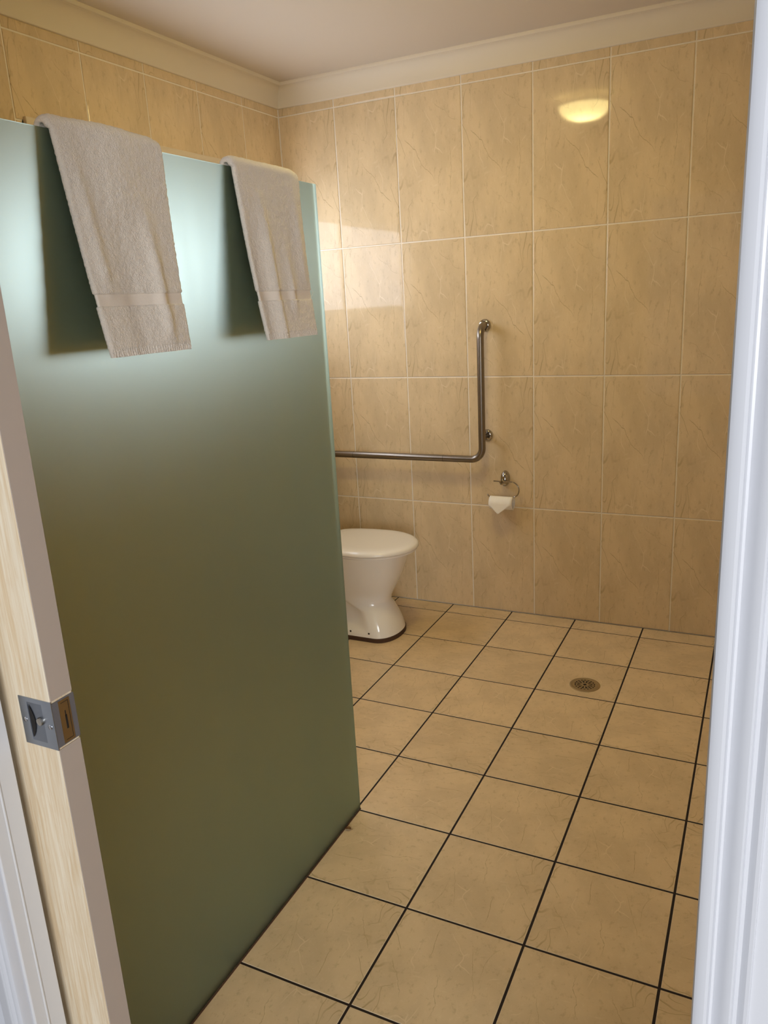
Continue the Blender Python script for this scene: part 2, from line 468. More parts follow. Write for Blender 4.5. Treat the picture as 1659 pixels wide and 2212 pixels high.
# ------------------------------------------------------------------ room shell
ZT = ZC + 0.02
b = MB(); b.box(XL - 0.12, XR + 0.12, TT, 0.12, -0.02, ZT)
wall_back = tag(b.build('wall_back', M['wall_grout']), 'back bathroom wall of tall beige marble-look tiles with pale grout', 'wall', 'structure')
us = [XL] + [TW * i for i in range(0, 9)] + [XR]
lay_tiles(wall_back, FR_BACK, us, ZROW, (XL, XR, 0.0, 2.352), M['wall_tile'], 0.0052, 0.0020, rng=rng, full=0.5946)

b = MB()
b.box(XL - 0.12, XL - TT, YD_OUT, 0.12, -0.02, WZ0); b.box(XL - 0.12, XL - TT, YD_OUT, 0.12, WZ1, ZT)
b.box(XL - 0.12, XL - TT, YD_OUT, WY0, WZ0, WZ1); b.box(XL - 0.12, XL - TT, WY1, 0.12, WZ0, WZ1)
wall_left = tag(b.build('wall_left', M['wall_grout']), 'left tiled wall behind the frosted glass screen', 'wall', 'structure')
us = [YD_IN] + [-0.2801 - TW * i for i in range(7, -1, -1)] + [0.0]
lay_tiles(wall_left, FR_LEFT, us, ZROW, (YD_IN, 0.0, 0.0, 2.352), M['wall_tile'], 0.0052, 0.0020, holes=[(WY0, WY1, WZ0, WZ1)], rng=rng, full=0.5946)

b = MB(); b.box(XR + TT, XR + 0.12, YD_OUT, 0.12, -0.02, ZT)
wall_right = tag(b.build('wall_right', M['wall_grout']), 'right tiled wall of the bathroom, out of the frame', 'wall', 'structure')
lay_tiles(wall_right, FR_RIGHT, [0.0] + [0.2 + TW * i for i in range(0, 9)], ZROW, (0.0, -YD_IN, 0.0, 2.352), M['wall_tile'], 0.0052, 0.0020, rng=rng, full=0.5946)

# doorway wall: two skins left of the opening (the door slides between them), solid on the right
DZ = 2.06
b = MB()
mis_out = [1, 1, 1, 0, 1, 1]
b.box(XL - 0.12, XJ - 0.012, YD_OUT, -2.731, -0.02, ZT, mi=1)
b.box(XL - 0.12, XJ - 0.012, -2.668, YD_IN, -0.02, ZT, mis=mis_out)
b.box(XO + 0.018, XR + 0.12, YD_OUT, YD_IN, -0.02, ZT, mis=mis_out)
b.box(XJ - 0.012, XO + 0.018, YD_OUT, YD_IN, DZ, ZT, mis=mis_out)
tag(b.build('wall_front', [M['tile_backing'], M['bed_wall']]), 'wall holding the doorway that the picture is taken through', 'wall', 'structure')

b = MB(); b.box(XL - 0.12, XR + 0.12, YD_IN - 0.05, 0.12, -0.1, -0.0010)
floor = tag(b.build('floor', M['floor_grout']), 'bathroom floor of square beige tiles with dark brown grout', 'floor', 'structure')
us = [FX0 + FP * i for i in range(-3, 8)]
vv = [FY0 - FP * i for i in range(9, -1, -1)] + [FY0 + FP]
DX, DY, DR = 1.2623, -0.6048, 0.057
lay_tiles(floor, Matrix.Identity(4), us, vv, (XL, XR, YD_IN, 0.0), M['floor_tile'], 0.0062, 0.0007, rng=rng, flips=(0, 1, 2, 3), tt=0.0010, edge=M['floor_tile_edge'])

b = MB(); b.box(-4.0, 5.5, -8.0, YD_IN - 0.05, -0.1, -0.004)
tag(b.build('floor_outside', M['carpet']), 'carpeted floor of the room outside the doorway', 'floor', 'structure')

b = MB(); b.box(XL - 0.12, XR + 0.12, YD_OUT, 0.12, ZC, ZC + 0.1)
tag(b.build('ceiling', M['ceiling']), 'flat off-white bathroom ceiling', 'ceiling', 'structure')

# cove cornice, one length per wall with mitred ends
prof = [(0.0, 2.3330), (0.006, 2.3330), (0.008, 2.3350), (0.008, 2.3396)]
for i in range(11):
    a = math.radians(90 * i / 10)
    prof.append((0.008 + 0.044 * (1 - math.cos(a)), 2.3400 + 0.0705 * math.sin(a)))
prof += [(0.0525, 2.4115), (0.062, 2.4115), (0.0635, 2.4130), (0.0635, ZC)]
def cornice(name, p0, p1, label):
    b = MB(); b.quad_grid([[p0(d, z) for d, z in prof], [p1(d, z) for d, z in prof]])
    tag(b.build(name, M['cornice'], smooth=True, angle=math.radians(50)), label, 'cornice', 'structure')
cornice('trim_1', lambda d, z: (XL + d, -d, z), lambda d, z: (XR - d, -d, z), 'white coved cornice above the back wall')
cornice('trim_2', lambda d, z: (XL + d, YD_IN + d, z), lambda d, z: (XL + d, -d, z), 'white coved cornice above the left wall')
cornice('trim_3', lambda d, z: (XR - d, YD_IN + d, z), lambda d, z: (XR - d, -d, z), 'white coved cornice above the right wall')
cornice('trim_4', lambda d, z: (XL + d, YD_IN + d, z), lambda d, z: (XR - d, YD_IN + d, z), 'white coved cornice above the doorway wall')

# ------------------------------------------------------------------ window in the left wall (behind the screen)
win = thing('window_1', (XL - 0.06, (WY0 + WY1) / 2, WZ0), 'obscured sliding window high in the left wall, seen as a reflection in the tiles', 'window', 'structure')
PT = 1.895
b = MB()
xa, xb = XL - 0.115, XL - 0.001
b.box(xa, xb, WY0, WY0 + 0.012, WZ0, WZ1); b.box(xa, xb, WY1 - 0.012, WY1, WZ0, WZ1)
b.box(xa, xb, WY0, WY1, WZ0, WZ0 + 0.012); b.box(xa, xb, WY0, WY1, WZ1 - 0.012, WZ1)
b.build('reveal', M['alu'], win)
b = MB(); b.box(XL - 0.02, XL + 0.012, WY0 + 0.004, WY1 - 0.004, PT, WZ1 + 0.012)
b.build('blind_cassette', M['pelmet'], win, bevel=0.003)
def sash(y0, y1, x):
    b = MB(); w = 0.035
    b.box(x, x + 0.02, y0, y0 + w, WZ0 + 0.012, PT); b.box(x, x + 0.02, y1 - w, y1, WZ0 + 0.012, PT)
    b.box(x, x + 0.02, y0 + w, y1 - w, WZ0 + 0.012, WZ0 + 0.03); b.box(x, x + 0.02, y0 + w, y1 - w, PT - 0.02, PT)
    s = b.build('sash', M['alu'], win)
    b = MB(); b.box(x + 0.008, x + 0.012, y0 + w, y1 - w, WZ0 + 0.03, PT - 0.02)
    b.build('pane', M['pane'], s)
sash(WY0 + 0.012, -0.58, XL - 0.075)
sash(-0.60, WY1 - 0.012, XL - 0.052)
b = MB(); b.box(XL - 0.115, XL - 0.09, WY0, WY1, WZ0, WZ1)
b.build('backing_board', M['alu'], win)

# ------------------------------------------------------------------ doorway: jambs, architraves, sliding door
b = MB(); b.box(XJ - 0.012, XJ, YD_OUT - 0.001, -2.7315, 0, DZ)
b.box(XJ - 0.012, XJ + 0.0015, -2.7595, -2.7565, 0, DZ)
tag(b.build('trim_5', M['jamb'], bevel=0.0012), 'near half of the split jamb beside the sliding door, with a bead line', 'door jamb', 'structure')
b = MB(); b.box(XJ - 0.012, XJ, -2.6675, YD_IN + 0.001, 0, DZ)
tag(b.build('trim_6', M['jamb'], bevel=0.0012), 'far half of the split jamb behind the sliding door', 'door jamb', 'structure')
b = MB(); b.box(XO + 0.003, XO + 0.018, YD_OUT - 0.001, YD_IN + 0.001, 0, DZ)
tag(b.build('trim_7', M['white_gloss'], bevel=0.002), 'white jamb on the closing side of the doorway', 'door jamb', 'structure')
b = MB(); b.box(XJ - 0.012, XO + 0.018, YD_OUT - 0.001, -2.7315, DZ - 0.012, DZ); b.box(XJ - 0.012, XO + 0.018, -2.6675, YD_IN + 0.001, DZ - 0.012, DZ)
tag(b.build('trim_8', M['white_gloss']), 'white head jamb over the doorway', 'door jamb', 'structure')
# moulded architrave: (distance from the opening, height off the wall)
APROF = [(0, 0), (0, .0135), (.0012, .0162), (.004, .0178), (.009, .018), (.0112, .0168), (.0122, .0115), (.0128, .0074), (.0145, .0068), (.017, .0085), (.0205, .0118), (.024, .0138), (.0270, .0142),
         (.0285, .0130), (.0290, .0078), (.0300, .0052), (.0325, .0052), (.0345, .0075), (.037, .0092), (.0395, .0094), (.0405, .0082), (.041, .0045), (.044, .004), (.064, .0035), (.066, .003), (.066, 0)]
def architrave(name, x, sgn, label):
    b = MB(); top = DZ + 0.06
    b.loft([[(x + sgn * u, YD_OUT - h, z) for u, h in APROF] for z in (0.0, top)])
    tag(b.build(name, M['white_gloss'], smooth=True, angle=math.radians(28)), label, 'architrave', 'structure')
architrave('trim_9', XO, 1, 'white moulded architrave along the right edge of the doorway')
architrave('trim_10', XJ - 0.004, -1, 'white moulded architrave at the bottom left of the doorway')
b = MB(); b.loft([[(x, YD_OUT - h, DZ - 0.004 + u) for u, h in APROF] for x in (XJ - 0.06, XO + 0.06)])
tag(b.build('trim_11', M['white_gloss']), 'white architrave across the head of the doorway', 'architrave', 'structure')

DX1, DYA, DYB = 1.0065, -2.714, -2.678
door = thing('door_1', (DX1 - 0.4, (DYA + DYB) / 2, 0.008), 'pale timber sliding door half out of its wall pocket, with flush pull', 'door', 'structure')
b = MB(); b.box(DX1 - 0.86, DX1 - 0.0015, DYA, DYB, 0.008, 2.045)
b.build('panel', M['door_face'], door, bevel=0.0012)
ZP0, ZP1 = 0.911, 0.981
for z0, z1 in ((0.008, ZP0 - 0.0005), (ZP1 + 0.0005, 2.045)):
    b = MB(); b.box(DX1 - 0.0015, DX1, DYA + 0.0006, DYB - 0.0006, z0, z1)
    b.build('edge_lipping', M['door_edge'], door)
# flush pull lock wrapped around the leading corner
lock = bpy.data.objects.new('flush_pull', None); COL.objects.link(lock); lock.parent = door
lock.location = Vector((DX1, DYA, ZP0)) - Vector(door.location); lock['label'] = 'grey metal flush pull lock'
fx0, fx1 = 0.9465, DX1 + 0.0006
hx0, hx1, hz0, hz1 = 0.9615, 0.9885, 0.9185, 0.9745      # finger recess
yf = DYA - 0.0010
b = MB()
b.box(fx0, hx0, yf, DYA - 0.00005, ZP0, ZP1); b.box(hx1, fx1, yf, DYA - 0.00005, ZP0, ZP1)
b.box(hx0, hx1, yf, DYA - 0.00005, ZP0, hz0); b.box(hx0, hx1, yf, DYA - 0.00005, hz1, ZP1)
b.build('face_plate', M['zinc'], lock)
b = MB()
# shallow dished cup raised from the door skin: rim at the plate, crescent ridge inside
rows = []
for i in range(13):
    t = i / 12; z = hz0 + (hz1 - hz0) * t
    row = []
    for j in range(13):
        s = j / 12; x = hx0 + (hx1 - hx0) * s
        cres = 0.42 - 0.30 * (2 * t - 1) ** 2
        deep = 0.00085 if s < cres else 0.00085 * max(0.0, 1 - (s - cres) / 0.5)
        row.append((x, yf + deep * min(1, 12 * t * (1 - t)), z))
    rows.append(row)
b.quad_grid(rows)
b.build('finger_recess', M['zinc_dark'], lock, smooth=True, angle=math.radians(60))
b = MB(); pts = []
for i in range(11):
    t = i / 10; z = hz1 - 0.004 - (hz1 - hz0 - 0.008) * t
    pts.append((hx0 + 0.0015, z, hx0 + 0.002 + 0.0085 * math.sin(math.pi * t) ** 0.8))
b.quad_grid([[(x0, yf - 0.0001, z), (x1, yf - 0.0001, z)] for x0, z, x1 in pts])
b.build('recess_opening', M['black'], lock)
b = MB(); b.lathe([(0.0058, 0.0), (0.0058, 0.002), (0.0050, 0.0032), (0.002, 0.0036)], (0.983, yf, 0.950), (0, -1, 0), 20)
b.build('thumb_turn', M['chrome'], lock, smooth=True)
for (sx, sz) in ((0.9535, 0.947), (0.9995, 0.9445)):
    b = MB(); b.lathe([(0.0038, 0.0), (0.0038, 0.0004), (0.0030, 0.0011), (0.0008, 0.0012)], (sx, yf, sz), (0, -1, 0), 14)
    b.box(sx - 0.0018, sx + 0.0018, yf - 0.00125, yf - 0.0008, sz - 0.0003, sz + 0.0003)
    b.build('screw', M['screw'], lock, smooth=True)
b = MB(); b.box(DX1 - 0.0014, DX1 + 0.0006, DYA - 0.0002, DYB + 0.0004, ZP0 + 0.003, ZP1 - 0.003)
b.build('edge_plate', M['grey_plate'], lock)
b = MB(); b.box(DX1 + 0.0006, DX1 + 0.0010, DYA + 0.010, DYB - 0.008, ZP0 + 0.0045, ZP1 - 0.0045)
ep = b.build('latch_plate', M['brass'], lock)
b = MB()
y0, y1, z0, z1 = DYA + 0.0135, DYB - 0.0105, ZP0 + 0.008, ZP1 - 0.008
for q in ((y0, y1, z0, z0 + 0.0007), (y0, y1, z1 - 0.0007, z1), (y1 - 0.0007, y1, z0, z1)):
    b.box(DX1 + 0.0010, DX1 + 0.0012, *q)
b.box(DX1 + 0.0010, DX1 + 0.0012, -2.6965, -2.6935, 0.934, 0.954); b.box(DX1 + 0.0010, DX1 + 0.0012, -2.696, -2.6945, 0.952, 0.9605)
b.build('latch_slot', M['black'], lock)

# ------------------------------------------------------------------ frosted glass screen
b = MB()
b.box(XG - GT, XG, YD_IN + 0.002, YG, 0.001, ZG, mis=[2, 1, 1, 1, 1, 0])
screen = tag(b.build('glass_screen', [M['frost'], M['clear_glass'], M['mortar']]), 'frosted green glass screen standing on the tiled floor', 'glass screen')
b = MB()
b.loft([[(XG, y, 0.0005), (XG + 0.0025, y, 0.0005), (XG, y, 0.0035)] for y in (YD_IN + 0.002, YG)])
b.build('sealant_bead', M['mortar'], screen)

# ------------------------------------------------------------------ towels
def towel(name, label, yT, yB, zf, zb, df, db, folds, seed):
    """yT=(left,right) at the crest, yB at the front hem; zf/zb = front and back hem heights"""
    T = 0.011; xm = XG - GT / 2; r0 = GT / 2 + 0.0015 + T / 2; ztop = ZG + 0.0015 - GT / 2 + 0.0
    root = thing(name, (xm, (yT[0] + yT[1]) / 2, zf), label, 'towel', group='white towels hung over the glass screen')
    sta = []     # stations: x, z, nx, nz, front amount (0..1), part
    N = 74
    zc = ZG - GT / 2 + 0.0035
    for i in range(N + 1):
        t = i / N; z = zb + (zc - zb) * t
        off = db * (1 - t) ** 1.0
        sta.append((xm - r0 - off, z, -1.0, 0.0, 0.0, 'b'))
    for i in range(1, 12):
        a = math.pi * i / 12
        sta.append((xm - r0 * math.cos(a), zc + r0 * math.sin(a), -math.cos(a), math.sin(a), 0.0, 'c'))
    N = 170
    for i in range(N + 1):
        t = i / N; z = zc + (zf - zc) * t
        sta.append((xm + r0 + df * (0.25 * t + 0.75 * t * t), z, 1.0, 0.0, t, 'f'))
    W = 110
    band0, band1 = zf + 0.083, zf + 0.103
    hem = zf + 0.014
    rings = []; zinfo = []
    for (x, z, nx, nz, fr, part) in sta:
        if part == 'f':
            e = min(1.0, fr * 6)
            yl = yT[0] + (yB[0] - yT[0]) * fr ** 0.9; yr = yT[1] + (yB[1] - yT[1]) * fr
            sag = 0.0
        else:
            yl, yr = yT[0] - 0.006, yT[1]
        inband = part == 'f' and band0 < z < band1
        inhem = part == 'f' and z < hem
        th = T * (0.56 if inband else (0.80 if inhem else 1.0))
        ins = 0.0022 if inband else 0.0
        ring = []
        def pt(s, side):
            # side +1 outer face, -1 inner face
            y = yl + ins + (yr - yl - 2 * ins) * s
            edge = min(s, 1 - s) * (yr - yl)
            rr = th / 2
            hgt = rr if edge >= rr else math.sqrt(max(0.0, rr * rr - (rr - edge) ** 2))
            h = side * hgt
            d = 0.0
            if part != 'b':
                for (s0, s1, amp, wd, t0, t1) in folds:
                    c = s0 + (s1 - s0) * fr
                    w = max(0.0, min(1.0, (fr - t0) / 0.32)) * max(0.0, min(1.0, (t1 - fr) / 0.15))
                    d += 1.35 * amp * w * math.exp(-((s - c) / wd) ** 2)
                d *= min(1, edge / 0.01 + 0.3) 
            fz = 0.0
            if side > 0 and not inband:
                q = Vector((y * 330 + seed, z * 330, x * 330)); q2 = Vector((y * 75 + seed, z * 75, x * 75))
                fz = 0.0011 * noise.noise(q) + 0.0010 * noise.noise(q2)
            if inhem and side > 0:
                fz += 0.0010 * math.sin(2 * math.pi * s * (yr - yl) / 0.0058)
            # soft irregular side edges
            y += 0.0012 * noise.noise(Vector((s * 3 + seed, z * 220, 7.0))) * (1 if edge < 0.004 else 0)
            k = h + d + fz
            drop = 0.0
            if part == 'c' or (part == 'f' and fr < 0.3) or (part == 'b' and z > zc - 0.1):
                w = 1.0 if part == 'c' else (1 - fr / 0.3 if part == 'f' else (z - zc + 0.1) / 0.1)
                er = min(1.0, (1 - s) * (yr - yl) / 0.040); el = min(1.0, s * (yr - yl) / 0.022)
                drop = -w * (0.006 * (1 - (1 - er) ** 2) * (1 - (1 - el) ** 2))
            return (x + nx * k, y, z + nz * k - drop)
        svals = sorted(set([0.0, 0.004, 0.010, 0.018, 0.03] + [0.03 + 0.94 * i / W for i in range(W + 1)] + [0.97, 0.982, 0.990, 0.996, 1.0]))
        for s in svals: ring.append(pt(s, 1))
        for s in reversed(svals[1:-1]): ring.append(pt(s, -1))
        rings.append(ring); zinfo.append('band' if inband else 'pile')
    b = MB(); n = len(rings[0]); base = 0
    for r in rings: b.v += r
    for i in range(len(rings) - 1):
        mi = 1 if (zinfo[i] == 'band' and zinfo[i + 1] == 'band') else 0
        for j in range(n):
            j2 = (j + 1) % n
            b.f.append((i * n + j, i * n + j2, (i + 1) * n + j2, (i + 1) * n + j)); b.mi.append(mi)
    e = (len(rings) - 1) * n
    b.f.append(tuple(reversed(range(n)))); b.mi.append(0); b.f.append(tuple(e + j for j in range(n))); b.mi.append(0)
    # pile cloth and woven band are separate parts
    main = MB(); main.v = list(b.v); bandm = MB(); bandm.v = list(b.v)
    for f, mi in zip(b.f, b.mi):
        if mi: bandm.f.append(f); bandm.mi.append(0)
        else: main.f.append(f); main.mi.append(0)
    def strip(m):
        used = sorted({i for f in m.f for i in f}); mp = {o: k for k, o in enumerate(used)}
        m.v = [m.v[i] for i in used]; m.f = [tuple(mp[i] for i in f) for f in m.f]
        return m
    strip(main).build('terry_cloth', M['towel'], root, smooth=True, angle=math.radians(80))
    strip(bandm).build('woven_band', M['towel_band'], root, smooth=True, angle=math.radians(80))
    return root
towel('hand_towel', 'white terry towel hung over the frosted screen, the one nearer the sliding door', (-2.388, -2.142), (-2.349, -2.147), 1.391, 1.408, 0.020, 0.045,
      [(0.66, 0.74, 0.0075, 0.07, 0.22, 1.0), (0.10, 0.16, 0.0050, 0.06, 0.0, 0.75), (0.40, 0.44, -0.0045, 0.13, 0.3, 1.3), (0.5, 0.45, 0.004, 0.2, -0.2, 0.4)], 3.1)
t2 = towel('hand_towel', 'white terry towel hung over the frosted screen at the free end of the glass', (-1.933, -1.684), (-1.893, -1.687), 1.390, 1.408, 0.022, 0.050,
      [(0.30, 0.28, 0.0080, 0.07, 0.1, 1.4), (0.86, 0.90, 0.0045, 0.07, 0.0, 0.7), (0.60, 0.62, 0.0050, 0.06, 0.35, 0.9), (0.10, 0.12, -0.003, 0.08, 0.2, 1.3)], 8.7)
b = MB(); yy = -1.6865; xx = XG + 0.022
b.tube([(xx, yy + 0.0095 * math.sin(a) ** 2 + 0.004 * math.sin(2 * a) * 0.4, 1.497 - 0.022 * (a / math.pi) - 0.0 * a) for a in [math.pi * i / 14 for i in range(15)]], 0.0004, 5)
b.build('loose_thread', M['towel'], t2)

# ------------------------------------------------------------------ toilet
TY = -0.410
toi = thing('toilet', (0.15, TY, 0.0), 'white ceramic toilet with closed lid, half hidden by the frosted screen', 'toilet')
def lerp_tab(tab, z):
    for (z0, *a), (z1, *c) in zip(tab, tab[1:]):
        if z <= z1:
            t = (z - z0) / (z1 - z0) if z1 > z0 else 0; t = t * t * (3 - 2 * t) * 0.5 + t * 0.5
            return [p + (q - p) * t for p, q in zip(a, c)]
    return list(tab[-1][1:])
# z, front x, half width (front body), half width (rear), rear x
tab = [(0.019, 0.402, 0.124, 0.124, -0.060), (0.040, 0.397, 0.122, 0.122, -0.060), (0.055, 0.394, 0.119, 0.098, -0.060), (0.090, 0.381, 0.110, 0.078, -0.060),
       (0.130, 0.363, 0.098, 0.072, -0.060), (0.160, 0.350, 0.094, 0.070, -0.060), (0.185, 0.356, 0.099, 0.074, -0.060), (0.215, 0.372, 0.111, 0.086, -0.060), (0.255, 0.394, 0.127, 0.102, -0.06),
       (0.300, 0.414, 0.142, 0.120, -0.060), (0.345, 0.430, 0.154, 0.140, -0.06), (0.385, 0.443, 0.163, 0.155, -0.060), (0.398, 0.446, 0.166, 0.160, -0.060), (0.402, 0.442, 0.160, 0.155, -0.058)]
def pan_ring(z):
    xf, hw, hr, xb = lerp_tab(tab, z)
    xc = xf - (0.20 if z > 0.2 else 0.088 + 0.112 * max(0, (z - 0.13) / 0.07))
    pts = []
    rear = [xb, xb * 0.75 + xc * 0.25, (xb + xc) / 2, xb * 0.25 + xc * 0.75, xc - 0.035, xc - 0.015]
    for x in rear:
        t = max(0, min(1, (x - (xc - 0.06)) / 0.045)); t = t * t * (3 - 2 * t)
        pts.append((x, -(hr + (hw - hr) * t)))
    for i in range(29):
        a = -math.pi / 2 + math.pi * i / 28
        ca, sa = math.cos(a), math.sin(a)
        pts.append((xc + (xf - xc) * abs(ca) ** 0.92, hw * math.copysign(abs(sa) ** 0.95, sa)))
    for x in reversed(rear):
        t = max(0, min(1, (x - (xc - 0.06)) / 0.045)); t = t * t * (3 - 2 * t)
        pts.append((x, hr + (hw - hr) * t))
    return [(x, TY + y, z) for x, y in pts]
zs = [0.019, 0.028, 0.040, 0.047, 0.055, 0.07, 0.09, 0.11, 0.13, 0.145, 0.16, 0.172, 0.185, 0.2, 0.215, 0.235, 0.255, 0.28, 0.3, 0.32, 0.345, 0.365, 0.385, 0.398, 0.402]
b = MB(); b.loft([pan_ring(z) for z in zs])
pan = b.build('pan', M['porcelain'], toi, smooth=True, angle=math.radians(60))
for sx in (0.206, 0.298):
    b = MB(); b.lathe([(0.0045, 0.0), (0.0045, 0.0012), (0.002, 0.0014)], (sx, TY - 0.1222, 0.040), (0, -1, 0), 12)
    b.build('bolt_hole', M['black'], pan)
b = MB(); r0 = pan_ring(0.019)
c0 = Vector((0.17, TY, 0))
b.loft([[(c0.x + (x - c0.x) * 1.012, c0.y + (y - c0.y) * 1.02, z) for x, y, _ in r0] for z in (0.0, 0.017)] + [[(x, y, 0.020) for x, y, _ in r0]])
b.build('bedding_grout', M['mortar'], toi)
def seat_ring(z, grow):
    pts = []; xc, xf, xb, hw = 0.275, 0.490, 0.045, 0.184
    hw += grow; xf += grow; xb -= grow
    for i in range(41):
        a = -math.pi / 2 + math.pi * i / 40
        pts.append((xc + (xf - xc) * math.cos(a), hw * math.sin(a)))
    back = []
    for t, w in ((0.3, 0.985), (0.6, 0.93), (0.85, 0.83), (0.97, 0.74), (1.0, 0.66)):
        back.append((xc + (xb - xc) * t, hw * w))
    pts += back + [(x, -y) for x, y in reversed(back)]
    return [(x, TY + y, z) for x, y in pts]
b = MB(); b.loft([seat_ring(0.402, -0.012), seat_ring(0.4035, -0.008), seat_ring(0.4105, -0.007), seat_ring(0.412, -0.010)])
b.build('seat', M['plastic'], toi, smooth=True, angle=math.radians(50))
b = MB(); b.loft([seat_ring(z, g) for z, g in ((0.4125, -0.008), (0.4135, -0.003), (0.4165, 0.0), (0.423, 0.0), (0.429, -0.003), (0.4335, -0.009), (0.4365, -0.018), (0.4385, -0.032), (0.4390, -0.060), (0.4386, -0.10))])
b.build('lid', M['plastic'], toi, smooth=True, angle=math.radians(55))
for s in (-1, 1):
    b = MB(); b.lathe([(0.012, 0), (0.012, 0.028), (0.009, 0.031)], (0.028, TY + s * 0.075, 0.402), (0, 0, 1), 16)
    b.build('hinge', M['plastic'], toi, smooth=True)
b = MB(); b.box(XL + 0.001, -0.105, TY - 0.19, TY + 0.19, 0.40, 0.76)
b.build('cistern', M['porcelain'], toi, bevel=0.022, seg=4, smooth=True)
b = MB(); b.box(XL + 0.001, -0.098, TY - 0.196, TY + 0.196, 0.760, 0.788)
cl = b.build('cistern_lid', M['porcelain'], toi, bevel=0.010, seg=3, smooth=True)
b = MB(); b.lathe([(0.022, 0), (0.022, 0.003), (0.018, 0.005)], (-0.19, TY, 0.788), (0, 0, 1), 24)
b.build('flush_button', M['chrome'], cl, smooth=True)
b = MB(); b.box(-0.15, -0.04, TY - 0.075, TY + 0.075, 0.335, 0.402)
b.build('rear_neck', M['porcelain'], toi, bevel=0.015, seg=3, smooth=True)

# ------------------------------------------------------------------ grab rail on the back wall
rail = thing('grab_rail', (0.688, -0.02, 0.75), 'brushed steel L-shaped grab rail fixed to the tiled back wall', 'grab rail')
RX, RY, RZ, RT = 0.688, -0.075, 0.7495, 1.334
path = round_path([(RX - 0.003, -0.002, RT), (RX, RY, RT), (RX - 0.002, RY, RZ), (-0.165, RY, RZ), (-0.165, -0.002, RZ)], 0.052, 12)
b = MB(); b.tube(path, 0.0158, 20)
b.build('tube', M['steel'], rail, smooth=True)
b = MB(); b.tube([(RX - 0.002, RY + 0.006, 0.848), (RX - 0.002, -0.002, 0.848)], 0.0085, 14)
b.build('bracket_post', M['steel'], rail, smooth=True)
for (fx, fz) in ((RX - 0.003, RT), (RX - 0.002, 0.848), (-0.165, RZ)):
    b = MB(); b.lathe([(0.0275, 0.0), (0.0275, 0.002), (0.0262, 0.0065), (0.0225, 0.0105), (0.0175, 0.0120), (0.0160, 0.0112)], (fx, 0.0, fz), (0, -1, 0), 32)
    b.build('flange', M['chrome'], rail, smooth=True)
for sx in (0.032, 0.499):
    b = MB(); b.lathe([(0.0158, -0.0007), (0.01605, -0.0005), (0.01605, 0.0005), (0.0158, 0.0007)], (sx, RY, RZ), (1, 0, 0), 20, caps=False)
    b.build('joint_ring', M['black'], rail)

# ------------------------------------------------------------------ toilet roll holder and roll
hold = thing('toilet_roll_holder', (0.7695, -0.005, 0.655), 'chrome wire toilet roll holder on an oval wall mount', 'roll holder')
b = MB(); rings = []
for (k, h, dz) in ((1.0, 0.0, 0.0), (1.0, 0.004, 0.0), (0.94, 0.013, -0.0015), (0.80, 0.021, -0.004), (0.58, 0.027, -0.007), (0.30, 0.030, -0.009), (0.08, 0.031, -0.010)):
    rings.append([(0.7695 + 0.0215 * k * math.cos(a), -h, 0.652 + dz + 0.036 * k * math.sin(a)) for a in [2 * math.pi * i / 28 for i in range(28)]])
b.loft(rings)
b.build('wall_mount', M['chrome'], hold, smooth=True, angle=math.radians(60))
b = MB(); b.lathe([(0.0105, 0.0), (0.0115, 0.012), (0.0115, 0.022), (0.0095, 0.0255), (0.003, 0.027)], (0.7665, -0.026, 0.6415), (0, -1, 0), 22)
kn = b.build('knob', M['chrome'], hold, smooth=True)
b = MB(); b.lathe([(0.0018, 0), (0.0018, 0.0006)], (0.7640, -0.0526, 0.6385), (0, -1, 0), 8); b.build('grub_screw', M['black'], kn)
WY = -0.046
wp = [(0.7275, WY, 0.6470), (0.7665, WY, 0.6455), (0.7900, WY, 0.6465)]
wp += [(0.8080 + 0.0375 * math.cos(a), WY, 0.6100 + 0.0365 * math.sin(a)) for a in [math.pi / 2 - math.pi * 0.86 * i / 16 for i in range(17)]]
wp += [(0.8080, WY, 0.5735), (0.7700, WY, 0.5715), (0.7300, WY, 0.5705), (0.7120, WY, 0.5715), (0.7030, WY, 0.5765), (0.6975, WY, 0.5840)]
b = MB(); b.tube(wp, 0.0030, 10); b.build('wire_arm', M['chrome'], hold, smooth=True, angle=math.radians(60))
RC = (-0.046, 0.5715 - 0.0027 - 0.0225)
roll = thing('toilet_roll', (0.764, RC[0], RC[1]), 'almost empty toilet roll with a folded triangular end on the wire holder', 'toilet roll')
b = MB(); X0, X1, RO, RI = 0.711, 0.8185, 0.0300, 0.0252
def rr(x, r): return [(x, RC[0] + r * math.cos(a), RC[1] + r * math.sin(a)) for a in [2 * math.pi * i / 32 for i in range(32)]]
b.quad_grid([rr(X0, RI), rr(X0, RO), rr(X1, RO), rr(X1, RI), rr(X0, RI)], close=True)
b.build('paper_core', M['paper'], roll, smooth=True, angle=math.radians(50))
b = MB(); RP = RO + 0.0008
rows = []
for i in range(9):
    a = math.pi / 2 + (math.pi * 0.5) * i / 8
    rows.append([(X0 + (X1 - X0) * j / 8, RC[0] + RP * math.cos(a), RC[1] + RP * math.sin(a)) for j in range(9)])
for i in range(1, 9):
    t = i / 8; xa_, xb_, xt = X0, X1 - 0.006, 0.754
    z = RC[1] - 0.005 - 0.042 * t if i > 0 else RC[1]
    l = X0 + (xt - X0) * max(0, (t - 0.12) / 0.88); r = X1 + (xt - X1) * max(0, (t - 0.0) / 1.0)
    rows.append([(l + (r - l) * j / 8, RC[0] - RP - 0.0005 * t, RC[1] - 0.046 * t) for j in range(9)])
b.quad_grid(rows)
fl = b.build('folded_sheet', M['paper'], roll, smooth=True, angle=math.radians(70))
sm = fl.modifiers.new('thickness', 'SOLIDIFY'); sm.thickness = 0.0007; sm.offset = 1.0

